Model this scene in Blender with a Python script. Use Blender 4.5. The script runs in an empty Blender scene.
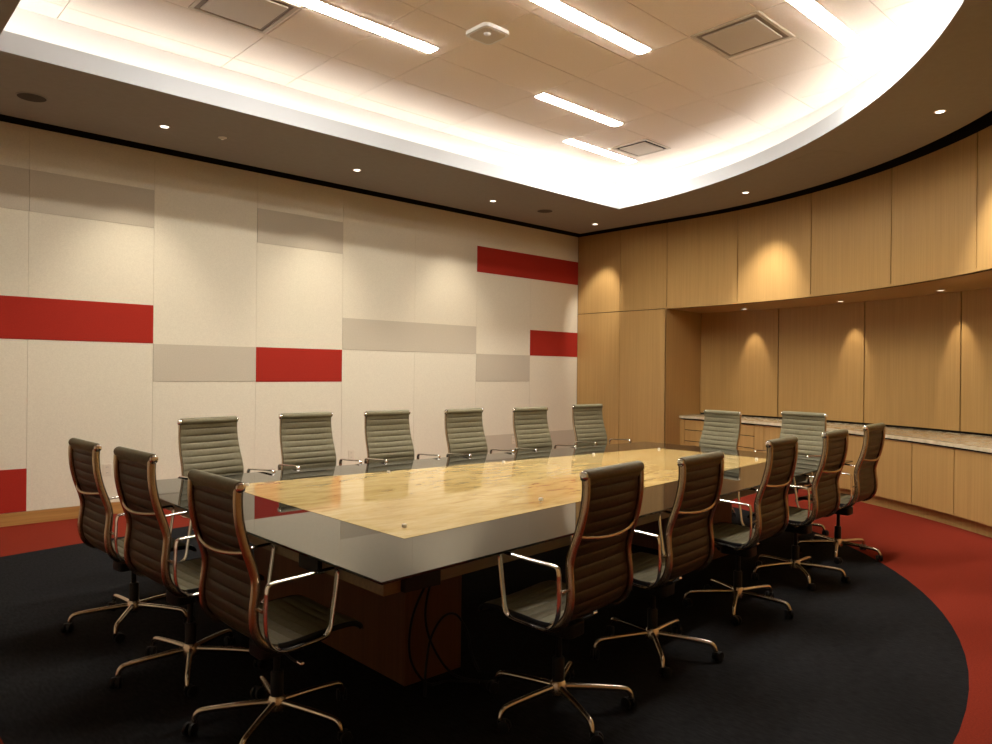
import bpy, bmesh, math, random
from mathutils import Vector, Matrix
random.seed(7)
S = bpy.context.scene
COL = S.collection
PI = math.pi

# ------------------------------------------------------------------ helpers
def link(o, parent=None):
    COL.objects.link(o)
    if parent is not None:
        o.parent = parent
    return o

def tag(o, label=None, cat=None, group=None, kind=None):
    if label: o['label'] = label
    if cat: o['category'] = cat
    if group: o['group'] = group
    if kind: o['kind'] = kind
    return o

def empty(name, loc, rz=0.0):
    o = bpy.data.objects.new(name, None)
    o.empty_display_size = 0.1
    o.location = loc
    o.rotation_euler = (0, 0, rz)
    return link(o)

class MB:
    """collects shapes and links them as one mesh object"""
    def __init__(self):
        self.v, self.f, self.m, self.s = [], [], [], []
    def add(self, verts, faces, mi=0, smooth=False):
        b = len(self.v)
        self.v += [tuple(v) for v in verts]
        for k, f in enumerate(faces):
            self.f.append([i + b for i in f])
            self.m.append(mi[k] if isinstance(mi, list) else mi)
            self.s.append(smooth)
    def box(self, lo, hi, mi=0):
        x0, y0, z0 = lo; x1, y1, z1 = hi
        v = [(x0,y0,z0),(x1,y0,z0),(x1,y1,z0),(x0,y1,z0),(x0,y0,z1),(x1,y0,z1),(x1,y1,z1),(x0,y1,z1)]
        self.add(v, [[0,3,2,1],[4,5,6,7],[0,1,5,4],[1,2,6,5],[2,3,7,6],[3,0,4,7]], mi)
    def prism(self, poly, z0, z1, mi=0, top=True, bottom=True):
        n = len(poly)
        v = [(p[0], p[1], z0) for p in poly] + [(p[0], p[1], z1) for p in poly]
        f = [[i, (i+1) % n, n+(i+1) % n, n+i] for i in range(n)]
        if bottom: f.append(list(range(n-1, -1, -1)))
        if top: f.append(list(range(n, 2*n)))
        self.add(v, f, mi)
    def sweep(self, path, prof, closed=False, ref=Vector((1, 0, 0)), mi=0, smooth=True, scales=None):
        """sweep a 2D profile (u along ref, v across) along a path"""
        P = [Vector(p) for p in path]; n = len(P); k = len(prof)
        rings = []
        for i in range(n):
            if closed: t = P[(i+1) % n] - P[i-1]
            else: t = P[min(i+1, n-1)] - P[max(i-1, 0)]
            t.normalize()
            b = t.cross(ref)
            if b.length < 1e-5: b = t.cross(Vector((0, 1, 0)))
            b.normalize()
            a = b.cross(t).normalized()
            s = scales[i] if scales else 1.0
            rings.append([P[i] + a*(u*s) + b*(w*s) for u, w in prof])
        v = [q for r in rings for q in r]
        f = []
        for i in range(n if closed else n-1):
            j = (i+1) % n
            for c in range(k):
                d = (c+1) % k
                f.append([i*k+c, i*k+d, j*k+d, j*k+c])
        if not closed:
            f.append(list(range(k-1, -1, -1)))
            f.append([(n-1)*k+c for c in range(k)])
        self.add(v, f, mi, smooth)
    def tube(self, path, r, seg=10, closed=False, scales=None, mi=0):
        prof = [(r*math.cos(2*PI*i/seg), r*math.sin(2*PI*i/seg)) for i in range(seg)]
        d = (Vector(path[-1]) - Vector(path[0]))
        ref = Vector((0, 0, 1)) if abs(d.normalized().z if d.length > 1e-6 else 0) < 0.8 else Vector((1, 0, 0))
        self.sweep(path, prof, closed, ref, mi, True, scales)
    def lathe(self, pts, c=(0, 0, 0), axis='z', seg=20, mi=0, smooth=True):
        rings = []
        for r, h in pts:
            ring = []
            for i in range(seg):
                a = 2*PI*i/seg
                u, w = r*math.cos(a), r*math.sin(a)
                if axis == 'z': q = (c[0]+u, c[1]+w, c[2]+h)
                elif axis == 'x': q = (c[0]+h, c[1]+u, c[2]+w)
                else: q = (c[0]+u, c[1]+h, c[2]+w)
                ring.append(q)
            rings.append(ring)
        v = [q for r in rings for q in r]; f = []
        for i in range(len(pts)-1):
            for k in range(seg):
                d = (k+1) % seg
                f.append([i*seg+k, i*seg+d, (i+1)*seg+d, (i+1)*seg+k])
        f.append(list(range(seg-1, -1, -1)))
        f.append([(len(pts)-1)*seg+k for k in range(seg)])
        self.add(v, f, mi, smooth)
    def build(self, name, mats, parent=None, bevel=0.0, autosmooth=True):
        me = bpy.data.meshes.new(name)
        me.from_pydata(self.v, [], self.f)
        for m in (mats if isinstance(mats, (list, tuple)) else [mats]):
            me.materials.append(m)
        for p, mi, s in zip(me.polygons, self.m, self.s):
            p.material_index = mi; p.use_smooth = s
        bm = bmesh.new(); bm.from_mesh(me)
        bmesh.ops.recalc_face_normals(bm, faces=bm.faces)
        bm.to_mesh(me); bm.free()
        if any(self.s):
            me.set_sharp_from_angle(angle=math.radians(40))
        o = bpy.data.objects.new(name, me)
        link(o, parent)
        if bevel > 0:
            md = o.modifiers.new('bevel', 'BEVEL'); md.width = bevel; md.segments = 2; md.limit_method = 'ANGLE'
        return o

def catmull(pts, per=6, closed=False):
    P = [Vector(p) for p in pts]; n = len(P); out = []
    for i in range(n if closed else n-1):
        if closed: a, b, c, d = P[i-1], P[i], P[(i+1) % n], P[(i+2) % n]
        else: a, b, c, d = P[max(i-1, 0)], P[i], P[i+1], P[min(i+2, n-1)]
        for k in range(per):
            t = k/per
            out.append(0.5*((2*b)+(c-a)*t+(2*a-5*b+4*c-d)*t*t+(3*b-a-3*c+d)*t*t*t))
    if not closed: out.append(P[-1].copy())
    return out

def rrect(w, h, r, n=3):
    out = []
    for cx, cy, a0 in ((w/2-r, h/2-r, 0), (-w/2+r, h/2-r, 90), (-w/2+r, -h/2+r, 180), (w/2-r, -h/2+r, 270)):
        for i in range(n+1):
            a = math.radians(a0+90*i/n); out.append((cx+r*math.cos(a), cy+r*math.sin(a)))
    return out

def offset_poly(poly, d):
    """offset a closed polygon outward (counter-clockwise input)"""
    n = len(poly); out = []
    for i in range(n):
        p0, p1, p2 = Vector(poly[i-1][:2]), Vector(poly[i][:2]), Vector(poly[(i+1) % n][:2])
        e1 = (p1-p0).normalized(); e2 = (p2-p1).normalized()
        n1 = Vector((e1.y, -e1.x)); n2 = Vector((e2.y, -e2.x))
        b = (n1+n2); b.normalize()
        c = max(0.35, b.dot(n1))
        q = p1 + b*(d/c); out.append((q.x, q.y))
    return out

def fill_loops(loops, z, name, mats, face_mat=None):
    bm = bmesh.new(); edges = []
    for L in loops:
        vs = [bm.verts.new((p[0], p[1], z)) for p in L]
        for i in range(len(vs)): edges.append(bm.edges.new((vs[i], vs[(i+1) % len(vs)])))
    bmesh.ops.triangle_fill(bm, use_beauty=True, use_dissolve=False, edges=edges)
    me = bpy.data.meshes.new(name); bm.to_mesh(me); bm.free()
    for m in mats: me.materials.append(m)
    o = bpy.data.objects.new(name, me); link(o)
    return o

# ------------------------------------------------------------------ materials
def mat(name, base=(0.5, 0.5, 0.5), rough=0.5, metal=0.0, spec=0.5, emit=None, estr=0.0, ior=1.5):
    m = bpy.data.materials.new(name); m.use_nodes = True
    b = m.node_tree.nodes['Principled BSDF']
    b.inputs['Base Color'].default_value = (*base, 1)
    b.inputs['Roughness'].default_value = rough
    b.inputs['Metallic'].default_value = metal
    b.inputs['Specular IOR Level'].default_value = spec
    b.inputs['IOR'].default_value = ior
    if emit:
        b.inputs['Emission Color'].default_value = (*emit, 1)
        b.inputs['Emission Strength'].default_value = estr
    return m

def noise_mat(name, c0, c1, scale=(1, 1, 1), nscale=5.0, detail=4.0, rough=0.5, spec=0.5, bump=0.0, pos=(0.3, 0.7), distortion=0.0, bscale=None):
    m = mat(name, c0, rough, 0, spec)
    nt = m.node_tree; N = nt.nodes; L = nt.links; b = N['Principled BSDF']
    tc = N.new('ShaderNodeTexCoord'); mp = N.new('ShaderNodeMapping'); mp.inputs['Scale'].default_value = scale
    no = N.new('ShaderNodeTexNoise'); no.inputs['Scale'].default_value = nscale; no.inputs['Detail'].default_value = detail
    no.inputs['Distortion'].default_value = distortion
    cr = N.new('ShaderNodeValToRGB')
    cr.color_ramp.elements[0].position = pos[0]; cr.color_ramp.elements[0].color = (*c0, 1)
    cr.color_ramp.elements[1].position = pos[1]; cr.color_ramp.elements[1].color = (*c1, 1)
    L.new(tc.outputs['Object'], mp.inputs['Vector']); L.new(mp.outputs['Vector'], no.inputs['Vector'])
    L.new(no.outputs['Fac'], cr.inputs['Fac']); L.new(cr.outputs['Color'], b.inputs['Base Color'])
    if bump:
        bp = N.new('ShaderNodeBump'); bp.inputs['Strength'].default_value = bump; bp.inputs['Distance'].default_value = 0.004
        if bscale:
            n2 = N.new('ShaderNodeTexNoise'); n2.inputs['Scale'].default_value = bscale
            L.new(tc.outputs['Object'], n2.inputs['Vector']); L.new(n2.outputs['Fac'], bp.inputs['Height'])
        else:
            L.new(no.outputs['Fac'], bp.inputs['Height'])
        L.new(bp.outputs['Normal'], b.inputs['Normal'])
    return m

def stone_mat(name):
    m = mat(name, (0.5, 0.36, 0.14), 0.05, 0, 0.5)
    nt = m.node_tree; N = nt.nodes; L = nt.links; b = N['Principled BSDF']
    tc = N.new('ShaderNodeTexCoord')
    mp = N.new('ShaderNodeMapping'); mp.inputs['Scale'].default_value = (1.7, 5.0, 1); mp.inputs['Rotation'].default_value = (0, 0, 0.10)
    n1 = N.new('ShaderNodeTexNoise'); n1.inputs['Scale'].default_value = 2.2; n1.inputs['Detail'].default_value = 9; n1.inputs['Distortion'].default_value = 0.7; n1.inputs['Roughness'].default_value = 0.62
    cr = N.new('ShaderNodeValToRGB'); e = cr.color_ramp.elements
    e[0].position = 0.24; e[0].color = (0.25, 0.14, 0.045, 1)
    e[1].position = 0.80; e[1].color = (0.60, 0.47, 0.235, 1)
    k = e.new(0.40); k.color = (0.42, 0.285, 0.10, 1)
    k = e.new(0.55); k.color = (0.51, 0.37, 0.15, 1)
    L.new(tc.outputs['Object'], mp.inputs['Vector']); L.new(mp.outputs['Vector'], n1.inputs['Vector']); L.new(n1.outputs['Fac'], cr.inputs['Fac'])
    mp2 = N.new('ShaderNodeMapping'); mp2.inputs['Scale'].default_value = (3.5, 16, 1); mp2.inputs['Rotation'].default_value = (0, 0, 0.14)
    n2 = N.new('ShaderNodeTexNoise'); n2.inputs['Scale'].default_value = 3; n2.inputs['Detail'].default_value = 5; n2.inputs['Distortion'].default_value = 1.0
    c2 = N.new('ShaderNodeValToRGB'); c2.color_ramp.elements[0].position = 0.60; c2.color_ramp.elements[1].position = 0.72
    mx = N.new('ShaderNodeMixRGB'); mx.blend_type = 'MIX'; mx.inputs[2].default_value = (0.22, 0.16, 0.09, 1)
    ml = N.new('ShaderNodeMath'); ml.operation = 'MULTIPLY'; ml.inputs[1].default_value = 0.30
    L.new(tc.outputs['Object'], mp2.inputs['Vector']); L.new(mp2.outputs['Vector'], n2.inputs['Vector']); L.new(n2.outputs['Fac'], c2.inputs['Fac'])
    L.new(c2.outputs['Color'], ml.inputs[0]); L.new(ml.outputs[0], mx.inputs[0]); L.new(cr.outputs['Color'], mx.inputs[1])
    L.new(mx.outputs['Color'], b.inputs['Base Color'])
    return m

M = {}
M['cream'] = noise_mat('cream fabric panel', (0.68, 0.62, 0.48), (0.74, 0.68, 0.53), (1, 1, 1), 90, 3, 0.9, 0.15, 0.15)
M['taupe'] = noise_mat('taupe fabric panel', (0.51, 0.452, 0.345), (0.56, 0.497, 0.38), (1, 1, 1), 90, 3, 0.9, 0.15, 0.15)
M['redpanel'] = noise_mat('red fabric panel', (0.33, 0.022, 0.012), (0.38, 0.027, 0.015), (1, 1, 1), 90, 3, 0.9, 0.15, 0.15)
M['wood'] = noise_mat('quarter cut oak veneer', (0.36, 0.208, 0.070), (0.475, 0.292, 0.102), (26, 26, 0.55), 2.0, 5, 0.36, 0.42, 0.02, (0.15, 0.85), 0.25)
M['wood_dark'] = noise_mat('stained oak veneer', (0.11, 0.046, 0.017), (0.16, 0.068, 0.025), (24, 24, 0.5), 2.0, 5, 0.4, 0.4, 0.03, (0.25, 0.75), 0.25)
M['apron'] = noise_mat('dark walnut veneer', (0.20, 0.135, 0.068), (0.26, 0.175, 0.09), (0.6, 24, 24), 2.0, 4, 0.4, 0.4)
M['base_wood'] = noise_mat('oak skirting', (0.36, 0.18, 0.05), (0.48, 0.26, 0.08), (0.6, 20, 20), 2.0, 4, 0.4, 0.4)
M['gap'] = mat('dark joint', (0.012, 0.009, 0.006), 0.9, 0, 0.1)
M['joint'] = mat('fabric panel joint', (0.22, 0.18, 0.13), 0.9, 0, 0.1)
M['soffit'] = noise_mat('dark umber soffit paint', (0.275, 0.255, 0.222), (0.29, 0.27, 0.235), (1, 1, 1), 20, 2, 0.75, 0.25)
M['white'] = mat('white painted plaster', (0.82, 0.81, 0.79), 0.6, 0, 0.3)
M['lip'] = mat('dimmed white fascia', (0.47, 0.49, 0.51), 0.6, 0, 0.3)  # inner face of the white lip; dimmer, cooler light put into its colour
M['tile'] = noise_mat('ceiling tile', (0.89, 0.80, 0.70), (0.92, 0.83, 0.73), (1, 1, 1), 60, 3, 0.9, 0.1)
M['redcarpet'] = noise_mat('red carpet', (0.18, 0.022, 0.011), (0.25, 0.032, 0.016), (1, 1, 1), 120, 4, 0.98, 0.05, 0.6, (0.3, 0.7), 0, 400)
M['navycarpet'] = noise_mat('navy carpet', (0.0098, 0.0096, 0.0100), (0.0215, 0.021, 0.022), (9, 2.2, 1), 9, 6, 0.98, 0.05, 0.6, (0.3, 0.75), 0, 400)
M['glass'] = mat('black back painted glass', (0.012, 0.012, 0.011), 0.012, 0, 0.5, ior=1.55)
M['stone'] = stone_mat('gold granite')
M['chrome'] = mat('polished aluminium', (0.88, 0.86, 0.82), 0.16, 1.0)
M['stud'] = mat('satin nickel stud', (0.75, 0.72, 0.66), 0.35, 0.2)
M['rail'] = mat('aluminium with painted reflections', (0.50, 0.40, 0.28), 0.27, 1.0)  # brown reflections of carpet and oak put into the metal's base colour
M['alu'] = mat('satin aluminium', (0.70, 0.62, 0.50), 0.26, 1.0)
M['leather'] = noise_mat('olive grey leather', (0.152, 0.135, 0.080), (0.184, 0.163, 0.098), (1, 1, 1), 60, 4, 0.62, 0.22, 0.10)
M['leather_back'] = noise_mat('dark brown backing', (0.042, 0.024, 0.012), (0.060, 0.041, 0.016), (1, 1, 1), 60, 4, 0.5, 0.35, 0.12)
M['black'] = mat('black plastic', (0.006, 0.006, 0.0065), 0.5, 0, 0.3)
M['granite_top'] = noise_mat('pale granite worktop', (0.48, 0.40, 0.25), (0.66, 0.57, 0.40), (1, 1, 1), 14, 6, 0.15, 0.5)
M['plate'] = mat('ivory plastic', (0.66, 0.58, 0.44), 0.4)
M['metalgrille'] = mat('painted grille', (0.60, 0.53, 0.43), 0.5, 0.0, 0.4)
M['slot'] = mat('vent throat', (0.26, 0.21, 0.16), 0.6)
M['frost'] = mat('frosted diffuser', (0.9, 0.88, 0.84), 0.4, emit=(1.0, 0.95, 0.87), estr=62.0)
M['led'] = mat('cove led strip', (0.9, 0.9, 0.9), 0.5, emit=(1.0, 0.975, 0.96), estr=4.0)
M['lens'] = mat('downlight lens', (0.9, 0.9, 0.9), 0.4, emit=(1.0, 0.90, 0.76), estr=2.5)
M['lens_dim'] = mat('niche downlight lens', (0.9, 0.9, 0.9), 0.4, emit=(1.0, 0.80, 0.58), estr=1.2)
M['speaker'] = mat('speaker grille', (0.060, 0.045, 0.032), 0.7, 0, 0.2)

# ------------------------------------------------------------------ camera
fpx, yaw, pitch, roll = 738.236, math.radians(46.9113), math.radians(-0.05206), math.radians(0.59507)
F = Vector((math.cos(yaw)*math.cos(pitch), math.sin(yaw)*math.cos(pitch), math.sin(pitch)))
R0 = Vector((math.sin(yaw), -math.cos(yaw), 0)); U0 = R0.cross(F)
R = R0*math.cos(roll) + U0*math.sin(roll); U = U0*math.cos(roll) - R0*math.sin(roll)
cam = bpy.data.cameras.new('camera'); co = bpy.data.objects.new('camera', cam); COL.objects.link(co)
cam.sensor_width = 36; cam.lens = fpx/992*36; cam.clip_start = 0.05; cam.clip_end = 60
mw = Matrix(((R.x, U.x, -F.x, 0), (R.y, U.y, -F.y, 0), (R.z, U.z, -F.z, 1.46), (0, 0, 0, 1)))
co.matrix_world = mw
S.camera = co

# ------------------------------------------------------------------ room shell
YW, ZS, ZC, ZN = 7.95, 3.675, 4.15, 2.41
XL, YB = -1.6, -1.1
WC, WR = Vector((3.45, 5.83)), 5.81      # curved oak wall
def wpt(phi_deg, r=WR, c=WC):
    a = math.radians(phi_deg); return (c.x + r*math.cos(a), c.y + r*math.sin(a))
PHI_END = -62.0
pe = wpt(PHI_END); te = Vector((math.sin(math.radians(PHI_END)), -math.cos(math.radians(PHI_END))))
tt = (pe[1]-YB)/(-te.y); pcorner = (pe[0]+te.x*tt, YB)

def wall_plan(r_off=0.0):
    pts = [(9.26+r_off, YW), (9.26+r_off, WC.y)]
    for i in range(1, 33):
        pts.append(wpt(PHI_END*i/32, WR+r_off))
    return pts

# floor: red carpet with a dark inset
navy = []
nc, nr = Vector((2.85, 5.73)), 4.866
for i in range(0, 41):
    a = -math.radians(118 - 118*i/40) + 0.0
    navy.append((nc.x + nr*math.cos(a), nc.y + nr*math.sin(a)))
navy = [p for p in navy if p[0] > 0.72]
navy = [(0.57, 1.55), (0.60, 1.42)] + navy + [(7.70, 6.4), (7.3, 6.86)] + [(6.0, 6.95), (4.0, 6.97), (2.6, 6.92), (1.6, 6.795), (1.1, 6.707), (0.75, 6.58), (0.60, 6.35), (0.57, 6.0)]
room = [(XL, YB), (pcorner[0]+0.2, YB-0.05)] + [wpt(PHI_END, WR+1.3)] + [wpt(PHI_END*(1-i/16), WR+1.3) for i in range(1, 17)] + [(10.7, YW+0.1), (XL, YW+0.1)]
fl = fill_loops([room, navy], 0.0, 'floor', [M['redcarpet'], M['navycarpet']])
# inner loop became a hole: add the inset carpet into the same mesh
bm = bmesh.new(); bm.from_mesh(fl.data)
vs = [bm.verts.new((p[0], p[1], 0)) for p in navy]
es = [bm.edges.new((vs[i], vs[(i+1) % len(vs)])) for i in range(len(vs))]
g = bmesh.ops.triangle_fill(bm, use_beauty=True, use_dissolve=False, edges=es)
for e in g['geom']:
    if isinstance(e, bmesh.types.BMFace): e.material_index = 1
for f_ in bm.faces:
    if f_.normal.z < 0: f_.normal_flip()
bm.to_mesh(fl.data); bm.free()
tag(fl, kind='structure')

# back wall: cream fabric panel field with fine joints
cols = [XL, -0.72, 0.39, 1.5, 2.607, 3.717, 4.833, 5.94, 7.04, 8.145, 9.256]
mb = MB()
mb.box((XL, YW+0.016, 0), (9.4, YW+0.1, ZS), 1)
mb.box((XL, YW+0.018, ZS), (9.4, YW+0.1, 4.3), 2)
for a, b in zip(cols[:-1], cols[1:]):
    mb.box((a+0.001, YW, 0.12), (b-0.001, YW+0.02, ZS), 0)
tag(mb.build('wall_back', [M['cream'], M['joint'], M['gap']]), kind='structure')
mb = MB(); mb.box((XL, YW-0.004, 0), (9.256, YW+0.015, 0.117), 0)
tag(mb.build('baseboard_back', M['base_wood'], bevel=0.002), kind='structure')

def panel(x0, x1, z0, z1, m, label, group):
    mb = MB(); mb.box((x0+0.001, YW-0.005, z0+0.001), (x1-0.001, YW+0.0, z1-0.001))
    o = mb.build('fabric_wall_panel', m, bevel=0.002)
    tag(o, label, 'wall panel', group)
RP, TP = 'red fabric panels on the cream wall', 'taupe fabric panels on the cream wall'
panel(0.39, 2.607, 1.71, 2.103, M['redpanel'], 'long red fabric panel at the left edge of the cream wall', RP)
panel(3.717, 4.833, 1.312, 1.708, M['redpanel'], 'red fabric panel on cream wall just above the second chair of the far row', RP)
panel(7.04, 9.256, 2.888, 3.265, M['redpanel'], 'topmost red fabric panel, long, meeting the oak corner', RP)
panel(8.145, 9.256, 1.708, 2.105, M['redpanel'], 'short red fabric panel touching the oak corner, below the long one', RP)
panel(0.39, 1.502, 0.121, 0.518, M['redpanel'], 'red fabric panel low on the wall, sitting on the skirting at far left', RP)
panel(0.39, 1.5, 2.895, 3.285, M['taupe'], 'taupe fabric panel high on the wall, cut by the left frame edge', TP)
panel(1.5, 2.607, 2.895, 3.285, M['taupe'], 'taupe fabric panel high on the wall above the long red panel', TP)
panel(3.717, 4.833, 2.888, 3.28, M['taupe'], 'taupe fabric panel high on the wall, standing alone left of centre', TP)
panel(2.607, 3.717, 1.315, 1.708, M['taupe'], 'taupe fabric panel between the long red panel and the middle red panel', TP)
panel(4.833, 7.04, 1.708, 2.103, M['taupe'], 'longest taupe fabric panel, at mid height right of the middle red panel', TP)
panel(7.04, 8.145, 1.31, 1.711, M['taupe'], 'short taupe fabric panel below left of the corner red panel', TP)
panel(7.04, 9.256, 0.121, 0.525, M['taupe'], 'low taupe fabric panel on the skirting behind the rightmost far chairs', TP)

for x, z, lab in ((2.184, 0.445, 'ivory wall outlet plate behind the chairs at the left end of the table'),
                  (4.975, 0.398, 'ivory wall outlet plate between second and third chairs of the far row'),
                  (7.80, 0.43, 'ivory wall outlet plate left of the fifth chair of the far row')):
    y0 = YW - (0.005 if x > 7 else 0.0)
    t = empty('wall_outlet', (x, y0, z)); tag(t, lab, 'outlet', 'outlets along the cream wall')
    mb = MB(); mb.box((-0.04, -0.007, -0.06), (0.04, 0, 0.06)); mb.build('cover_plate', M['plate'], t, 0.003)
    for dz in (-0.028, 0.028):
        mb = MB(); mb.lathe([(0.016, -0.009), (0.016, -0.006)], (0, 0, dz), 'y', 16)
        for sx in (-0.006, 0.006): mb.box((sx-0.0012, -0.0095, dz-0.004), (sx+0.0012, -0.0085, dz+0.006), 1)
        mb.build('socket', [M['plate'], M['black']], t)

# curved oak wall -----------------------------------------------------------
def arc_pts(c, r, a0, a1, n):
    return [(c.x + r*math.cos(math.radians(a0+(a1-a0)*i/n)), c.y + r*math.sin(math.radians(a0+(a1-a0)*i/n))) for i in range(n+1)]
def slab(mb, inner, outer, z0, z1, mi=0):
    """inner and outer polylines of equal length -> curved slab"""
    n = len(inner)
    v = [(*p, z0) for p in inner] + [(*p, z1) for p in inner] + [(*p, z0) for p in outer] + [(*p, z1) for p in outer]
    f = []
    for i in range(n-1):
        f += [[i, i+1, n+i+1, n+i], [2*n+i, 3*n+i, 3*n+i+1, 2*n+i+1], [n+i, n+i+1, 3*n+i+1, 3*n+i], [i, 2*n+i, 2*n+i+1, i+1]]
    f += [[0, n, 3*n, 2*n], [n-1, 3*n-1, 4*n-1, 2*n-1]]
    mb.add(v, f, mi)
def curved(mb, c, r, a0, a1, z0, z1, th, mi=0, gap=0.007, n=8):
    g_ = math.degrees(gap/r)*(1 if a1 > a0 else -1)
    slab(mb, arc_pts(c, r, a0+g_, a1-g_, n), arc_pts(c, r+th, a0+g_, a1-g_, n), z0, z1, mi)

mb = MB()
# flat end with two tall doors' worth of panels
for y1, y0 in ((YW, 7.088), (7.088, 6.235)):
    mb.box((9.26, y0+0.005, 0.12), (9.285, y1-0.005, ZN-0.004)); mb.box((9.26, y0+0.005, ZN+0.006), (9.285, y1-0.005, ZS))
mb.box((9.27, 6.24, 0.0), (9.285, YW, 0.115), 0)
mb.box((9.286, 6.25, 0.0), (9.36, YW, 4.3), 1)
# upper band over the niche
mb.box((9.26, 5.832, ZN+0.003), (9.285, 6.229, ZS))
seams = [0.0, -7.4, -18.72, -30.43, -42.25, -54.0, PHI_END]
mb.box((9.286, 5.83, ZN), (9.34, 6.25, 4.3), 1)
# the panel that spans flat and curve reads as one: no gap at the tangent point
slab(mb, arc_pts(WC, WR, 0.0, -7.33, 8), arc_pts(WC, WR+0.025, 0.0, -7.33, 8), ZN+0.003, ZS)
for a0, a1 in zip(seams[1:-1], seams[2:]):
    curved(mb, WC, WR, a0, a1, ZN+0.003, ZS, 0.025)
curved(mb, WC, WR+0.026, 0, PHI_END, ZN, 4.3, 0.05, 1, 0, 40)
# lower wall continuing beyond the niche (outside the frame) and to the back of the room
a_niche = -50.0
# niche back panels
NR = 6.87
nseams = [3.955, -6.86, -17.92, -29.14, -40.3, a_niche]
for a0, a1 in zip(nseams[:-1], nseams[1:]):
    curved(mb, WC, NR, a0, a1, 0.845, ZN, 0.02, 0, 0.008)
curved(mb, WC, NR+0.021, 4.0, a_niche, 0, ZN+0.1, 0.05, 1, 0, 40)
# jambs of the niche
jp = wpt(3.955, NR)
mb.add([(9.26, 6.235, 0), (jp[0]+0.02, jp[1], 0), (jp[0]+0.02, jp[1], ZN), (9.26, 6.235, ZN),
        (9.26, 6.255, 0), (jp[0]+0.02, jp[1]+0.02, 0), (jp[0]+0.02, jp[1]+0.02, ZN), (9.26, 6.255, ZN)],
       [[0, 1, 2, 3], [4, 7, 6, 5], [0, 3, 7, 4], [1, 5, 6, 2], [3, 2, 6, 7], [0, 4, 5, 1]], 0)
qa, qb = wpt(a_niche, WR), wpt(a_niche, NR)
mb.add([(*qa, 0), (*qb, 0), (*qb, ZN), (*qa, ZN)], [[0, 1, 2, 3]], 0)
curved(mb, WC, WR, a_niche, PHI_END, 0, ZN-0.003, 0.025, 0, 0.0)
tag(mb.build('wall_right', [M['wood'], M['gap']]), kind='structure')
# niche soffit
mb = MB()
slab(mb, [(9.262, 6.25)] + arc_pts(WC, WR+0.002, 0, a_niche, 40), [(jp[0], jp[1]+0.02)] + arc_pts(WC, NR, 3.2, a_niche, 40), ZN, ZN+0.03, 0)
tag(mb.build('ceiling_niche', M['wood']), kind='structure')
# walls behind the camera
mb = MB()
mb.add([(*pe, 0), (*pcorner, 0), (*pcorner, 4.3), (*pe, 4.3)], [[0, 1, 2, 3]], 0)
mb.add([(*pcorner, 0), (XL, YB, 0), (XL, YB, 4.3), (*pcorner, 4.3)], [[0, 1, 2, 3]], 0)
tag(mb.build('wall_front', M['wood']), kind='structure')
mb = MB(); mb.add([(XL, YB, 0), (XL, YW+0.1, 0), (XL, YW+0.1, 4.3), (XL, YB, 4.3)], [[0, 1, 2, 3]], 0)
tag(mb.build('wall_left', M['cream']), kind='structure')

# ceiling: dark soffit around a raised tray ---------------------------------
tc_, tr_ = Vector((2.17, 6.445)), 5.85
TX0, TY1 = 0.935, 6.173
a_s = math.degrees(math.asin((TX0-tc_.x)/tr_))          # x = TX0 on the arc
tray = []
a_lo = -90 + a_s
a_hi = math.degrees(math.asin((TY1-tc_.y)/tr_))
for i in range(49):
    tray.append(wpt(a_lo+(a_hi-a_lo)*i/48, tr_, tc_))
tray += [(TX0, TY1)]                                    # counter clockwise
GAPW = 0.22
outer = [(XL, YB), (pcorner[0], YB)] + [wpt(PHI_END*(1-i/32), WR-GAPW) for i in range(33)] + [(9.26-GAPW, YW-GAPW), (XL, YW-GAPW)]
sf = fill_loops([outer, tray], ZS, 'ceiling_soffit', [M['soffit']])
mbs = MB()
n = len(outer)
mbs.add([(*p, ZS) for p in outer] + [(*p, ZS+0.2) for p in outer], [[i, (i+1) % n, n+(i+1) % n, n+i] for i in range(n)])
rs = mbs.build('ceiling_reveal', M['gap']); tag(rs, kind='structure')
tag(sf, kind='structure')
# black underside of the slab above the reveal
big = [(XL-0.1, YB-0.1), (10.8, YB-0.1), (10.8, YW+0.2), (XL-0.1, YW+0.2)]
ro = fill_loops([big], 4.32, 'ceiling_deck', [M['gap']]); tag(ro, kind='structure')
t2 = fill_loops([offset_poly(outer, GAPW+0.05), offset_poly(outer, 0.0)], ZS+0.2, 'ceiling_reveal_cap', [M['gap']]); tag(t2, kind='structure')
# lip, cove shelf and cove wall
lip_in, lip_out = tray, offset_poly(tray, 0.02)
cove_out = offset_poly(tray, 0.34)
ZL = 3.822
n = len(tray)
mb = MB()
def ring(mb, A, za, B, zb, mi=0):
    n = len(A)
    mb.add([(*p, za) for p in A] + [(*p, zb) for p in B], [[i, (i+1) % n, n+(i+1) % n, n+i] for i in range(n)], mi)
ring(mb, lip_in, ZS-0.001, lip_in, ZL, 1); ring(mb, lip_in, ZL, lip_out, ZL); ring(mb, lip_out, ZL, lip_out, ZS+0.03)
ring(mb, lip_out, ZS+0.03, cove_out, ZS+0.03); ring(mb, cove_out, ZS+0.03, cove_out, ZC+0.02)
tag(mb.build('trim_1', [M['white'], M['lip']]), kind='structure')
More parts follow.
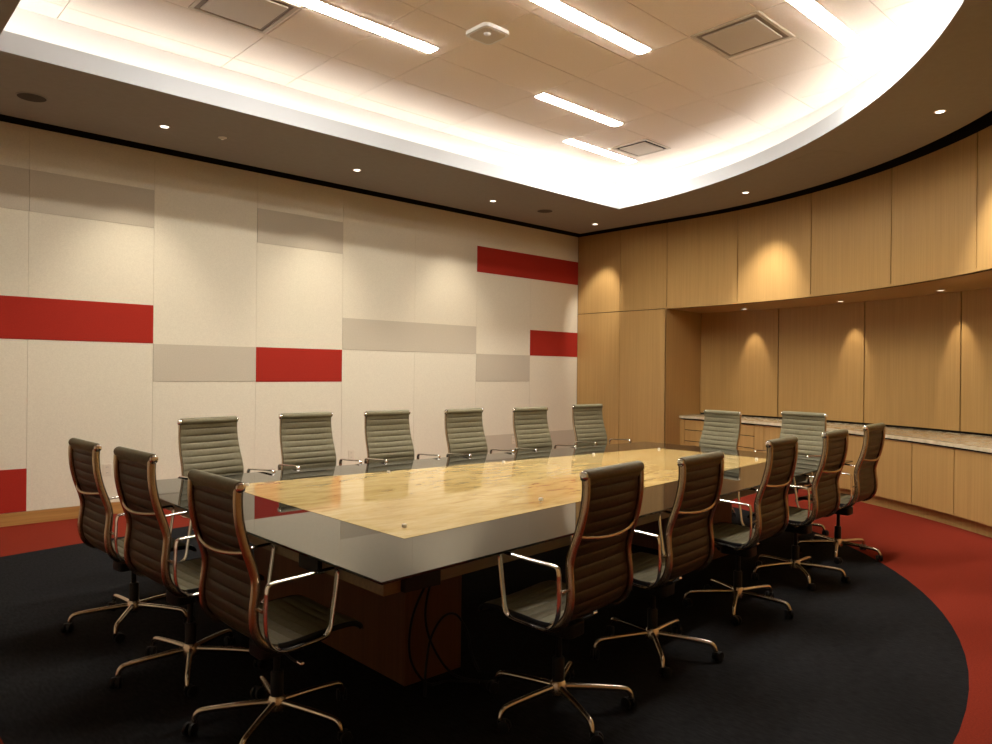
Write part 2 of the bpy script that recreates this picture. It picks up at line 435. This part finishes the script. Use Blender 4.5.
# upper tile ceiling, panels with fine joints
mb = MB()
rows = [0.2, 0.82, 1.44, 2.06, 2.68, 3.28, 3.88, 4.43, 5.0, 5.63, 6.25, 6.7]
xs = [0.4, 1.40, 2.69, 3.94, 5.15, 6.42, 7.68, 8.9]
from mathutils import geometry as _g
big_in = cove_out
for j in range(len(rows)-1):
    for i in range(len(xs)-1):
        x0, x1 = xs[i], xs[i+1]
        segs = [(x0, x1)]
        if i == 2: segs = [(x0, 3.30), (3.30, x1)]
        if j % 2 == 0 and i in (4, 5): segs = [(x0, (x0+x1)/2), ((x0+x1)/2, x1)]
        for a, b in segs:
            mb.box((a+0.003, rows[j]+0.003, ZC), (b-0.003, rows[j+1]-0.003, ZC+0.02), 0)
mb.box((0.3, 0.1, ZC+0.012), (9.0, 6.8, ZC+0.03), 1)
tag(mb.build('ceiling', [M['tile'], M['gap']]), kind='structure')

# cove led strips, hidden behind the lip
strip_a = offset_poly(tray, 0.16); strip_b = offset_poly(tray, 0.20)
def led(idx, label):
    mb = MB()
    A = [strip_a[i] for i in idx]; B = [strip_b[i] for i in idx]
    slab(mb, A, B, ZS+0.032, ZS+0.055)
    o = mb.build('cove_light_strip', M['led']); tag(o, label, 'light', 'light strips in the ceiling cove')
led(list(range(0, 49)), 'white light strip hidden behind the curved lip of the ceiling tray')
led([48, 49], 'white light strip hidden behind the straight tray lip along the cream wall')
led([49, 0], 'white light strip hidden behind the tray lip at the left of the room')

# linear ceiling lights -------------------------------------------------------
def bar(x0, x1, y, label):
    L = x1-x0; t = empty('linear_ceiling_light', ((x0+x1)/2, y, ZC)); tag(t, label, 'ceiling light', 'recessed linear lights of the tray ceiling')
    mb = MB()
    for sy in (-1, 1): mb.box((-L/2-0.012, sy*0.066-0.006, -0.006), (L/2+0.012, sy*0.066+0.006, 0.0))
    for sx in (-1, 1): mb.box((sx*(L/2+0.006)-0.006, -0.06, -0.006), (sx*(L/2+0.006)+0.006, 0.06, 0.0))
    mb.build('frame', M['white'], t)
    mb = MB(); mb.prism([(x, y) for x, y in rrect(L, 0.12, 0.02, 3)], -0.010, -0.001); mb.build('diffuser', M['frost'], t)
bar(1.75, 3.83, 4.90, 'long white linear light upper left, ending left of the square sensor')
bar(3.0, 5.11, 3.68, 'long white linear light at top centre of the tray ceiling')
bar(5.18, 6.42, 4.96, 'short white linear light in the middle of the tray ceiling')
bar(6.42, 7.68, 5.70, 'short white linear light nearest the tray corner, beside the small vent')
bar(4.40, 6.43, 2.40, 'long white linear light at upper right near the curved cove')

# downlights -----------------------------------------------------------------
def spot(loc, target, energy, size, blend, color):
    l = bpy.data.lights.new('downlight_beam', 'SPOT'); l.energy = energy; l.spot_size = math.radians(size); l.spot_blend = blend
    l.color = color; l.shadow_soft_size = 0.03
    o = bpy.data.objects.new('downlight_beam', l); COL.objects.link(o)
    d = (Vector(target)-Vector(loc)).normalized()
    o.location = loc; o.rotation_euler = d.to_track_quat('-Z', 'Y').to_euler()
    return o
def downlight(x, y, z, r, label, group, lens, name='recessed_downlight'):
    t = empty(name, (x, y, z)); tag(t, label, 'downlight', group)
    mb = MB(); mb.lathe([(r*0.72, -0.001), (r*0.76, -0.004), (r, -0.003), (r, 0.0), (r*0.70, 0.0)], seg=24); mb.build('trim_ring', M['white'], t)
    mb = MB(); mb.lathe([(r*0.70, -0.0035), (r*0.70, -0.001)], seg=24); mb.build('lens', lens, t)
    return t
WARM = (1.0, 0.89, 0.74)
DG = 'downlights in the dark soffit'
for x, y, tx, ty, tz, lab, en in (
    (0.334, 7.045, 0.36, YW, 1.6, 'small bright downlight in soffit, first from the left wall, above the red panels', 40),
    (2.391, 7.043, 2.39, YW, 1.6, 'small bright downlight in dark soffit right of the round speaker', 40),
    (4.448, 7.044, 4.45, YW, 1.6, 'small bright downlight in dark soffit above the middle of the cream wall', 40),
    (6.511, 7.052, 6.51, YW, 1.6, 'small bright downlight in dark soffit above the topmost red panel', 40),
    (8.6, 7.06, 9.26, 7.50, 2.5, 'small bright downlight in dark soffit by the oak corner', 70),
    (8.367, 4.519, 9.12, 4.60, 2.4, 'small bright downlight in dark soffit above the oak wall, between corner and curve', 110),
    (6.925, 1.992, 7.55, 1.60, 2.3, 'small bright downlight in dark soffit at far right, above the curved oak', 110)):
    downlight(x, y, ZS, 0.047, lab, DG, M['lens'])
    spot((x, y, ZS-0.02), (tx, ty, tz), en, 72 if ty == YW else (44 if y > 7 else 58), 1.0 if (ty == YW or y < 7) else 0.7, WARM if ty == YW else (1.0, 0.92, 0.84))
NG = 'downlights in the niche soffit'
for ph, lab in ((-3.7, 'small downlight in the niche soffit, leftmost of three'), (-16.8, 'small downlight in the niche soffit, middle of three'),
                (-29.2, 'small downlight in the niche soffit, rightmost of three'), (-41.5, 'small downlight in the niche soffit beyond the right frame edge')):
    x, y = wpt(ph, 6.58); tx, ty = wpt(ph, NR)
    downlight(x, y, ZN, 0.045, lab, NG, M['lens_dim'])
    spot((x, y, ZN-0.015), (tx, ty, 1.69), 17, 42, 0.7, (1.0, 0.86, 0.70))

# soffit and ceiling fittings ---------------------------------------------------
for x, y, lab in ((1.344, 7.06, 'round flush speaker in dark soffit at upper left'), (7.42, 6.98, 'round flush speaker in dark soffit left of the tray corner')):
    t = empty('ceiling_speaker', (x, y, ZS)); tag(t, lab, 'speaker', 'flush ceiling speakers')
    mb = MB(); mb.lathe([(0.118, 0.0), (0.118, -0.004), (0.105, -0.005), (0.105, 0.0)], seg=32); mb.build('rim', M['soffit'], t)
    mb = MB(); mb.lathe([(0.104, -0.001), (0.104, -0.0045), (0.05, -0.006)], seg=32); mb.build('grille', M['speaker'], t)
t = empty('sprinkler', (2.905, 6.98, ZS)); tag(t, 'small round sprinkler cap in dark soffit between two downlights at left', 'sprinkler')
mb = MB(); mb.lathe([(0.04, 0), (0.04, -0.004), (0.030, -0.008)], seg=20); mb.build('cover', M['metalgrille'], t)
mb = MB(); mb.lathe([(0.012, -0.006), (0.014, -0.018), (0.006, -0.022)], seg=14); mb.build('head', M['chrome'], t)
mb = MB(); mb.add([(7.45, 3.55, ZS-0.002), (7.80, 3.42, ZS-0.002), (7.62, 2.98, ZS-0.002), (7.27, 3.11, ZS-0.002), (7.45, 3.55, ZS), (7.80, 3.42, ZS), (7.62, 2.98, ZS), (7.27, 3.11, ZS)],
                  [[0, 1, 2, 3], [0, 4, 5, 1], [1, 5, 6, 2], [2, 6, 7, 3], [3, 7, 4, 0]])
tag(mb.build('access_panel', M['soffit']), 'flush access panel painted like the soffit, near the curved cove', 'access panel')

def diffuser(x, y, w, label, full=True):
    t = empty('air_diffuser', (x, y, ZC)); tag(t, label, 'air vent', 'square air vents of the tray ceiling')
    mb = MB(); h = w/2
    for s in (-1, 1):
        mb.box((-h, s*h-(0.03 if s > 0 else 0), -0.012), (h, s*h+(0.03 if s < 0 else 0), 0)); 
        mb.box((s*h-(0.03 if s > 0 else 0), -h+0.03, -0.012), (s*h+(0.03 if s < 0 else 0), h-0.03, 0))
    mb.build('frame', M['metalgrille'], t, 0.003)
    mb = MB(); mb.box((-h+0.028, -h+0.028, -0.004), (h-0.028, h-0.028, -0.001)); mb.build('slot', M['gap'] if w < 0.55 else M['slot'], t)
    mb = MB(); mb.box((-h+0.065, -h+0.065, -0.018), (h-0.065, h-0.065, -0.006)); mb.build('face_plate', M['metalgrille'], t, 0.004)
diffuser(2.36, 5.30, 0.60, 'large square vent with plain face plate at top left of the ceiling')
diffuser(5.42, 2.97, 0.58, 'large square vent with plain face plate at top right of the ceiling')
diffuser(7.28, 5.28, 0.50, 'small square vent with dark slots beside the shortest linear light')
t = empty('occupancy_sensor', (3.93, 4.34, ZC)); tag(t, 'rounded square white rimmed sensor between two linear lights', 'sensor')
rot = math.radians(0)
mb = MB(); mb.prism(rrect(0.27, 0.27, 0.05, 4), -0.030, 0.0); mb.build('rim', M['white'], t, 0.003)
mb = MB(); mb.prism(rrect(0.225, 0.225, 0.04, 4), -0.033, -0.029); mb.build('cover', M['metalgrille'], t, 0.002)
mb = MB(); mb.lathe([(0.03, -0.031), (0.026, -0.042), (0.012, -0.048)], (-0.03, -0.03, 0), seg=18); mb.build('lens', M['frost_off'] if 'frost_off' in M else M['white'], t)

# ------------------------------------------------------------------ cabinets
CC = Vector((1.77, 7.1)); RD = 7.97
def cab_slab(mb, r0, r1, a0, a1, z0, z1, mi=0, n=6):
    slab(mb, arc_pts(CC, r0, a0, a1, n), arc_pts(CC, r1, a0, a1, n), z0, z1, mi)
gapd = -math.degrees(0.006/RD)
CG = 'oak base cabinets under the long worktop'
def cabinet(a0, a1, kind, label):
    am = math.radians((a0+a1)/2)
    t = empty('base_cabinet', (CC.x+8.2*math.cos(am), CC.y+8.2*math.sin(am), 0)); tag(t, label, 'cabinet', CG)
    inv = Matrix.Translation(-t.location)
    def fin(mb, name, m, par=None):
        mb.v = [tuple(Vector(v)-t.location) for v in mb.v]
        return mb.build(name, m, par or t)
    mb = MB(); cab_slab(mb, RD+0.02, 8.50, a0, a1, 0.125, 0.775); fin(mb, 'carcass', M['gap'])
    mb = MB(); cab_slab(mb, RD+0.09, RD+0.11, a0, a1, 0.0, 0.125); fin(mb, 'toe_kick', M['base_wood2'] if 'base_wood2' in M else M['wood'])
    if kind == 'doors':
        m_ = (a0+a1)/2
        for b0, b1 in ((a0, m_), (m_, a1)):
            mb = MB(); cab_slab(mb, RD, RD+0.02, b0+gapd, b1-gapd, 0.13, 0.765); fin(mb, 'door', M['wood'])
    elif kind == 'door':
        mb = MB(); cab_slab(mb, RD, RD+0.02, a0+gapd, a1-gapd, 0.13, 0.765); fin(mb, 'door', M['wood'])
    elif kind == 'filler':
        mb = MB(); cab_slab(mb, RD, RD+0.02, a0, a1, 0.13, 0.765); fin(mb, 'panel', M['wood'])
    else:
        zs = [0.13, 0.285, 0.445, 0.61, 0.765]
        for z0, z1 in zip(zs[:-1], zs[1:]):
            mb = MB(); cab_slab(mb, RD, RD+0.02, a0+gapd*1.3, a1-gapd*1.3, z0+0.006, z1-0.006); fin(mb, 'drawer', M['wood'])
cabinet(-5.75, -6.56, 'filler', 'narrow oak filler cabinet against the niche side wall')
cabinet(-6.56, -15.76, 'drawers', 'oak drawer cabinet behind the left chair at the far table end')
DA = 4.27
e = -34.08 + 4*DA
cabinet(-15.76, e-0.0, 'door', 'narrow oak cabinet beside the drawer cabinet')
cabinet(e, e-2*DA, 'doors', 'oak two-door cabinet behind the right chair at the far table end')
cabinet(e-2*DA, e-4*DA, 'doors', 'oak two-door cabinet directly behind the rearmost near-side chair')
cabinet(e-4*DA, e-6*DA, 'doors', 'oak two-door cabinet at the right frame edge')
cabinet(e-6*DA, -46.5, 'doors', 'oak two-door cabinet beyond the right frame edge')
mb = MB()
na, n_ = [], 40
inn = arc_pts(CC, RD-0.03, -5.75, -46.0, n_)
a_eq = []
for p in inn:                                   # back edge follows the niche wall
    d = Vector(p)-WC; a_eq.append(tuple(WC + d.normalized()*(NR-0.004)))
slab(mb, inn, a_eq, 0.785, 0.82)
tag(mb.build('worktop', M['granite_top']), 'long pale granite worktop running along the oak niche', 'worktop')

# ------------------------------------------------------------------ table
ZT = 0.733
tb = empty('conference_table', (4.0, 3.555, 0)); tag(tb, 'long tapered conference table with black glass border and gold granite centre', 'table')
def off(pts): return [(p[0]-4.0, p[1]-3.555) for p in pts]
top = [(1.446, 2.108), (6.5, 2.50), (6.5, 4.625), (1.446, 5.01)]
inl = [(1.892, 2.592), (6.03, 2.955), (6.03, 4.135), (1.892, 4.50)]
mb = MB(); mb.prism(off(top), ZT-0.010, ZT); mb.build('table_top', M['glass'], tb, 0.002)
mb = MB(); mb.prism(off(inl), ZT-0.001, ZT+0.0012); mb.build('stone_inlay', M['stone'], tb)
ap = [(1.535, 2.225), (6.40, 2.61), (6.40, 4.535), (1.535, 4.91)]
ap2 = offset_poly(ap, -0.02)
mb = MB()
ring(mb, off(ap), 0.640, off(ap), ZT-0.0105); ring(mb, off(ap2), 0.640, off(ap2), ZT-0.0105); ring(mb, off(ap), 0.640, off(ap2), 0.640)
mb.build('apron', M['apron'], tb)
for x0 in (2.03, 5.15):
    hw = 0.79 if x0 < 3 else 0.5
    mb = MB(); mb.box((x0-4, -hw, 0), (x0-4+0.34, hw, ZT-0.0105)); mb.build('pedestal', M['wood_dark'], tb, 0.003)
for x, y, w, d in ((1.70, 2.23, 0.17, 0.05), (3.72, 2.40, 0.17, 0.05), (5.55, 2.54, 0.17, 0.05)):
    mb = MB(); mb.box((x-4-w/2, y-3.555-d/2, 0.640), (x-4+w/2, y-3.555+d/2, ZT-0.0105)); bx = mb.build('cable_box', M['black'], tb, 0.003)
mb = MB(); mb.box((1.515-4, 2.66-3.555, 0.632), (1.565-4, 2.82-3.555, ZT-0.0105)); mb.build('cable_box', M['black'], tb, 0.003)
for x, y in ((2.03, 2.78), (3.035, 2.864), (4.07, 2.93), (5.1, 3.02), (5.90, 3.06), (2.01, 4.40), (3.02, 4.33), (4.07, 4.25), (5.08, 4.16), (5.93, 4.06)):
    mb = MB(); mb.lathe([(0.012, 0), (0.012, 0.012), (0.0105, 0.0145), (0.004, 0.0155)], (x-4, y-3.555, ZT+0.001), seg=16); mb.build('stud', M['stud'], tb)

cabs = (([(1.98, 2.40, 0.66), (2.0, 2.55, 0.55), (1.99, 2.66, 0.35), (2.02, 2.71, 0.15), (2.10, 2.69, 0.02), (2.20, 2.66, 0.012), (2.30, 2.55, 0.012)], 'black cable hanging from the table edge beside the near pedestal, left one'),
        ([(2.04, 2.42, 0.66), (2.05, 2.58, 0.55), (2.08, 2.68, 0.35), (2.14, 2.70, 0.18), (2.24, 2.66, 0.03), (2.34, 2.52, 0.012)], 'black cable hanging from the table edge beside the near pedestal, right one'),
        ([(2.02, 2.60, 0.012), (2.07, 2.66, 0.10), (2.12, 2.69, 0.22), (2.20, 2.70, 0.30), (2.29, 2.71, 0.29), (2.35, 2.70, 0.20), (2.37, 2.68, 0.08), (2.38, 2.64, 0.012)], 'black cable looped up from the carpet against the pedestal'))
for pts, lab in cabs:
    mb = MB(); mb.tube(catmull(pts, 8), 0.006, 8)
    tag(mb.build('power_cable', M['black']), lab, 'cable', 'cables by the pedestal')

# ------------------------------------------------------------------ chairs
# local frame: sitter faces +Y, seat centre over the origin
PROF = [(0.258, 0.425), (0.245, 0.448), (0.205, 0.462), (0.12, 0.462), (0.02, 0.455), (-0.07, 0.448), (-0.135, 0.455), (-0.178, 0.490), (-0.197, 0.54), (-0.199, 0.60),
        (-0.192, 0.66), (-0.191, 0.71), (-0.205, 0.765), (-0.232, 0.845), (-0.250, 0.925), (-0.256, 0.993), (-0.254, 1.047)]
def prof_dense():
    P = catmull([(0, y, z) for y, z in PROF], 14)
    s = [0.0]
    for a, b in zip(P[:-1], P[1:]): s.append(s[-1]+(b-a).length)
    return P, s
PD, SD = prof_dense()
def prof_at(q):
    q = max(0.0, min(SD[-1], q))
    for i in range(len(SD)-1):
        if SD[i+1] >= q:
            t = (q-SD[i])/max(1e-9, SD[i+1]-SD[i]); p = PD[i].lerp(PD[i+1], t)
            d = (PD[min(i+2, len(PD)-1)]-PD[max(i-1, 0)]).normalized()
            return p, Vector((0, -d.z, d.y)) * -1.0
    return PD[-1], Vector((0, 1, 0))
TOT = SD[-1]
# split arc length of seat and back at the sharpest part of the curve
S_SPLIT = min(range(len(PD)), key=lambda i: (PD[i]-Vector((0, -0.178, 0.490))).length)
S_SPLIT = SD[S_SPLIT]
PITCH = (TOT-S_SPLIT)/12.0
def half_w(z, y):
    if z < 0.55: return 0.232
    if z > 1.0: return 0.214
    return 0.232 + (0.214-0.232)*(z-0.55)/0.45
def sling(s0, s1, nr, amp=1.0):
    """ribbed leather sheet between two arc lengths, front olive and back brown"""
    sub = 8; nx = 12; n = nr*sub
    front, back = [], []
    for i in range(n+1):
        q = s0+(s1-s0)*i/n; p, nn = prof_at(q); ph = (i % sub)/sub
        rib = abs(math.sin(PI*ph))**0.42 if i % sub else 0.0
        hw = half_w(p.z, p.y)+0.004
        for k in range(nx+1):
            u = -1+2*k/nx; edge = max(0.0, 1-abs(u)**10)
            sag = -0.008*(1-u*u)
            th = 0.0045 + 0.0060*amp*rib*edge
            front.append(p + Vector((u*hw, 0, 0)) + nn*(th+sag)); 
            tb_ = 0.0045 + 0.0055*rib*edge
            back.append(p + Vector((u*hw, 0, 0)) - nn*(tb_-sag))
    W = nx+1; nf = len(front); f = []; mi = []
    for i in range(n):
        for k in range(nx):
            f.append([i*W+k, i*W+k+1, (i+1)*W+k+1, (i+1)*W+k]); mi.append(0)
            f.append([nf+i*W+k, nf+(i+1)*W+k, nf+(i+1)*W+k+1, nf+i*W+k+1]); mi.append(1)
        for k in (0, nx):
            f.append([i*W+k, (i+1)*W+k, nf+(i+1)*W+k, nf+i*W+k]); mi.append(1)
    for i in (0, n):
        for k in range(nx):
            f.append([i*W+k, i*W+k+1, nf+i*W+k+1, nf+i*W+k]); mi.append(0)
    mb = MB(); mb.add(front+back, f, mi, True); return mb

def ell(a, b, n=12): return [(a*math.cos(2*PI*i/n), b*math.sin(2*PI*i/n)) for i in range(n)]
XR = 0.222
def make_chair():
    root = empty('office_chair', (0, 0, 0))
    up = []
    nseat = max(6, round(S_SPLIT/PITCH))
    o = sling(0.0, S_SPLIT, nseat, 1.3).build('seat', [M['leather'], M['leather_back']], root); up.append(o)
    o = sling(S_SPLIT, TOT, 12, 1.2).build('backrest', [M['leather'], M['leather_back']], root); up.append(o)
    # rolled top with end caps
    mb = MB(); yt, zt = -0.263, 1.052
    mb.lathe([(0.006, -0.216), (0.0225, -0.214), (0.0245, -0.205), (0.0245, 0.205), (0.0225, 0.214), (0.006, 0.216)], (0, yt, zt), 'x', 18)
    # skirt of the roll behind the back
    mb.add([(-0.205, yt-0.021, zt-0.004), (0.205, yt-0.021, zt-0.004), (0.205, yt-0.004, zt-0.040), (-0.205, yt-0.004, zt-0.040),
            (-0.205, yt-0.012, zt-0.002), (0.205, yt-0.012, zt-0.002), (0.205, yt+0.001, zt-0.040), (-0.205, yt+0.001, zt-0.040)],
           [[0, 1, 2, 3], [4, 7, 6, 5], [0, 4, 5, 1], [1, 5, 6, 2], [2, 6, 7, 3], [3, 7, 4, 0]])
    roll = mb.build('top_roll', M['leather'], root); up.append(roll)
    for s in (-1, 1):
        mb = MB(); mb.lathe([(0.019, 0.0), (0.019, 0.010), (0.015, 0.014), (0.005, 0.015)] if s > 0 else [(0.005, -0.015), (0.015, -0.014), (0.019, -0.010), (0.019, 0.0)], (s*0.216, yt, zt), 'x', 16)
        mb.lathe([(0.006, 0.014 if s > 0 else -0.0165), (0.006, 0.0165 if s > 0 else -0.014)], (s*0.216, yt, zt), 'x', 6)
        mb.build('end_cap', M['chrome'], roll)
    for s in (-1, 1):
        # side rail follows the sling edge, a thin dark bar carries on along the seat
        Q0 = S_SPLIT-0.085
        pts = []
        for i in range(21):
            p, nn = prof_at(0.012+(Q0-0.012+0.01)*i/20); pts.append((s*(half_w(p.z, p.y)+0.002), p.y-nn.y*0.004, p.z-nn.z*0.004))
        mb = MB(); mb.sweep(pts, ell(0.007, 0.011, 10), ref=Vector((1, 0, 0))); o = mb.build('seat_rail', M['black'], root); up.append(o)
        pts = []
        for i in range(46):
            q = Q0+(TOT-Q0)*i/45; p, nn = prof_at(q)
            pts.append((s*(half_w(p.z, p.y)-0.003), p.y-nn.y*0.013, p.z-nn.z*0.013))
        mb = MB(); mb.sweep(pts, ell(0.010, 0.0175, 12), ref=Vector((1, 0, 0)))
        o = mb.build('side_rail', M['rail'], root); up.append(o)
        # arm loop
        xa = s*0.266
        loop = [(-0.196, 0.640), (-0.198, 0.560), (-0.188, 0.492), (-0.160, 0.452), (-0.120, 0.437), (-0.04, 0.441), (0.035, 0.447), (0.066, 0.456), (0.084, 0.480),
                (0.094, 0.540), (0.104, 0.610), (0.112, 0.672), (0.112, 0.696), (0.099, 0.708), (0.05, 0.7065), (-0.06, 0.7005), (-0.165, 0.696), (-0.188, 0.689), (-0.195, 0.668)]
        mb = MB(); mb.sweep(catmull([(xa, y+0.014 if y < 0 else y+0.002, z) for y, z in loop], 5, True), ell(0.0138, 0.0066, 14), closed=True, ref=Vector((1, 0, 0)))
        a = mb.build('armrest', M['chrome'], root); up.append(a)
        for (y, z) in ((-0.197, 0.60), (-0.13, 0.445)):
            mb = MB(); mb.lathe([(0.007, -0.020), (0.007, 0.020)], (s*0.247, y, z), 'x', 10)
            mb.build('mounting_bolt', M['alu'], a)
    # bowed crossbar behind the back
    mb = MB(); zc = 0.812; yc = -0.224
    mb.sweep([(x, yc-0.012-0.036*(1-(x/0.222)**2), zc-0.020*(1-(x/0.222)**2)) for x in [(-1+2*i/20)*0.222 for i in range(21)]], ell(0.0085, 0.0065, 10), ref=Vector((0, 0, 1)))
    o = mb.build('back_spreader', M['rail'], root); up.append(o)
    # bracket under the seat
    mb = MB()
    for y in (0.10, -0.06):
        mb.sweep([(x, y*(0.5+0.5*abs(x)/0.225), 0.437-0.050*(1-(x/0.225)**4)) for x in [(-1+2*i/16)*0.225 for i in range(17)]], ell(0.012, 0.009, 10), ref=Vector((0, 1, 0)))
    o = mb.build('seat_spreader', M['alu'], root); up.append(o)
    mb = MB(); mb.prism(rrect(0.13, 0.20, 0.03, 4), 0.335, 0.392); 
    mb.lathe([(0.02, -0.02), (0.028, -0.01), (0.028, 0.03), (0.02, 0.035)], (0, 0.10, 0.362), 'y', 16)
    tm = mb.build('tilt_mechanism', M['black'], root, 0.006); up.append(tm)
    mb = MB(); mb.tube(catmull([(0.04, 0.0, 0.352), (0.12, -0.01, 0.348), (0.19, -0.02, 0.352), (0.225, -0.025, 0.360)], 5), 0.005, 8)
    lv = mb.build('lever', M['black'], tm)
    mb = MB(); mb.lathe([(0.004, 0), (0.010, 0.004), (0.010, 0.032), (0.005, 0.036)], (0.222, -0.025, 0.360), 'x', 12); mb.build('lever_tip', M['chrome'], tm)
    # column: two sleeves, upper one rises with the seat
    mb = MB(); mb.lathe([(0.0135, 0.13), (0.0135, 0.345)], seg=16)
    o = mb.build('gas_lift', M['black'], root); up.append(o)
    mb = MB(); mb.lathe([(0.026, 0.065), (0.026, 0.225), (0.022, 0.232)], seg=20); low = [mb.build('column', M['black'], root)]
    mb = MB(); mb.lathe([(0.028, 0.070), (0.036, 0.076), (0.036, 0.118), (0.030, 0.128), (0.027, 0.132)], seg=22); low.append(mb.build('base_hub', M['alu'], root))
    for k in range(5):
        a = 2*PI*k/5; d = Vector((math.cos(a), math.sin(a), 0))
        pts = catmull([d*0.030+Vector((0, 0, 0.104)), d*0.15+Vector((0, 0, 0.100)), d*0.272+Vector((0, 0, 0.092)), d*0.305+Vector((0, 0, 0.082)), d*0.318+Vector((0, 0, 0.058)), d*0.320+Vector((0, 0, 0.046))], 5)
        n = len(pts); sc = [1.15-0.30*i/(n-1) for i in range(n)]
        mb = MB(); mb.sweep(pts, ell(0.0115, 0.0125, 12), ref=Vector((-d.y, d.x, 0)), scales=sc)
        lg = mb.build('leg', M['alu'], root); low.append(lg)
        c = d*0.320; t_ = Vector((-d.y, d.x, 0))
        ang = a + (0.6 if k % 2 else -0.5)
        ax = Vector((math.cos(ang), math.sin(ang), 0)); fw = Vector((-ax.y, ax.x, 0))
        mb = MB()
        for s in (-1, 1):
            ctr = c + fw*0.018 + ax*(s*0.014) + Vector((0, 0, 0.025))
            ringv = []
            for (r_, h_) in ((0.018, -0.008), (0.025, -0.006), (0.025, 0.006), (0.018, 0.008)):
                ringv.append([ctr + ax*h_ + (fw*math.cos(2*PI*i/16)+Vector((0, 0, 1))*math.sin(2*PI*i/16))*r_ for i in range(16)])
            v = [q for r_ in ringv for q in r_]; f = []
            for i in range(3):
                for j in range(16): f.append([i*16+j, i*16+(j+1) % 16, (i+1)*16+(j+1) % 16, (i+1)*16+j])
            f += [list(range(15, -1, -1)), [48+j for j in range(16)]]
            mb.add(v, f, 0, True)
        mb.tube([c+fw*0.018+ax*-0.02+Vector((0, 0, 0.025)), c+fw*0.018+ax*0.02+Vector((0, 0, 0.025))], 0.006, 8)
        mb.lathe([(0.010, 0.034), (0.012, 0.050)], (c.x, c.y, 0), 'z', 12)
        mb.add([c+fw*-0.004+ax*-0.006+Vector((0, 0, 0.036)), c+fw*0.026+ax*-0.006+Vector((0, 0, 0.036)), c+fw*0.026+ax*0.006+Vector((0, 0, 0.036)), c+fw*-0.004+ax*0.006+Vector((0, 0, 0.036)),
                c+fw*-0.004+ax*-0.006+Vector((0, 0, 0.05)), c+fw*0.022+ax*-0.006+Vector((0, 0, 0.05)), c+fw*0.022+ax*0.006+Vector((0, 0, 0.05)), c+fw*-0.004+ax*0.006+Vector((0, 0, 0.05))],
               [[0, 3, 2, 1], [4, 5, 6, 7], [0, 1, 5, 4], [1, 2, 6, 5], [2, 3, 7, 6], [3, 0, 4, 7]])
        mb.build('caster', M['black'], lg)
    for o in up: o['upper'] = 1
    return root

def copy_tree(o, parent=None):
    c = o.copy(); COL.objects.link(c)
    if parent is not None: c.parent = parent
    for ch in list(o.children):
        copy_tree(ch, c)
    return c

proto = make_chair()
SEATS = [
    # x, y, facing angle, base phase (world), lift, label, group
    (2.384, 2.135, 97.0, 103, 0.006, 'olive high-back office chair nearest the camera on the near long side of the table', 'N'),
    (3.240, 2.248, 95.6, 8, -0.018, 'olive high-back office chair, second from the front on the near long side', 'N'),
    (4.26, 2.325, 96.3, 61, 0.002, 'olive high-back office chair, middle of five on the near long side', 'N'),
    (5.205, 2.395, 94.6, 5, -0.002, 'olive high-back office chair, fourth from the front on the near long side', 'N'),
    (6.14, 2.475, 93.8, 56, 0.001, 'olive high-back office chair, rearmost of the near long side, before oak cabinet doors', 'N'),
    (1.382, 4.489, 1.8, 21, -0.017, 'olive high-back office chair at the left table end, closest to the cream wall', 'L'),
    (1.370, 3.608, 2.3, 31, 0.007, 'olive high-back office chair, middle of three at the left table end', 'L'),
    (1.414, 2.80, 0.5, 4, -0.023, 'olive high-back office chair, closest to the camera of three at the left table end', 'L'),
    (2.12, 4.90, -79.7, 20, 0.041, 'olive ribbed office chair, leftmost of six along the cream wall', 'F'),
    (2.905, 5.04, -90.0, 50, 0.041, 'olive ribbed office chair along the cream wall, under the middle red panel', 'F'),
    (3.625, 4.96, -90.4, 10, 0.041, 'olive ribbed office chair, third from left of six along the cream wall', 'F'),
    (4.39, 4.84, -88.2, 35, 0.041, 'olive ribbed office chair, fourth from left of six along the cream wall', 'F'),
    (5.22, 4.825, -92.5, 60, 0.034, 'olive ribbed office chair, fifth from left of six along the cream wall', 'F'),
    (6.13, 4.86, -94.2, 15, 0.041, 'olive ribbed office chair, rightmost of six along the cream wall, before the oak corner', 'F'),
    (6.63, 3.99, 172, 40, 0.004, 'olive ribbed office chair at the far table end, left one, before the drawers', 'R'),
    (6.635, 3.14, 173, 5, 0.030, 'olive ribbed office chair at the far table end, right one, seen between chair backs', 'R'),
]
for i, (x, y, fa, ph, lift, lab, g) in enumerate(SEATS):
    o = proto if i == 0 else copy_tree(proto)
    o.location = (x, y, 0); rz = math.radians(fa-90); o.rotation_euler = (0, 0, rz)
    tag(o, lab, 'office chair', {'N': 'office chairs along the near table side', 'L': 'office chairs at the left table end', 'F': 'office chairs along the cream wall side', 'R': 'office chairs at the far table end'}[g])
    rel = math.radians(ph)-rz
    for ch in o.children:
        if ch.get('upper'): ch.location = (0, -0.002, lift)
        else: ch.rotation_euler = (0, 0, rel)
for o in bpy.data.objects:
    if 'upper' in o: del o['upper']

# ------------------------------------------------------------------ world and view
w = bpy.data.worlds.new('world'); S.world = w; w.use_nodes = True
w.node_tree.nodes['Background'].inputs['Color'].default_value = (0.02, 0.018, 0.015, 1)
w.node_tree.nodes['Background'].inputs['Strength'].default_value = 0.0
S.view_settings.view_transform = 'Standard'
S.view_settings.look = 'None'
S.view_settings.exposure = 0.88
S.view_settings.gamma = 1.0
S.view_settings.use_curve_mapping = False
S.cycles.use_denoising = True
S.cycles.max_bounces = 10
S.cycles.diffuse_bounces = 6
S.cycles.glossy_bounces = 6
S.cycles.sample_clamp_indirect = 8.0
S.cycles.caustics_reflective = False
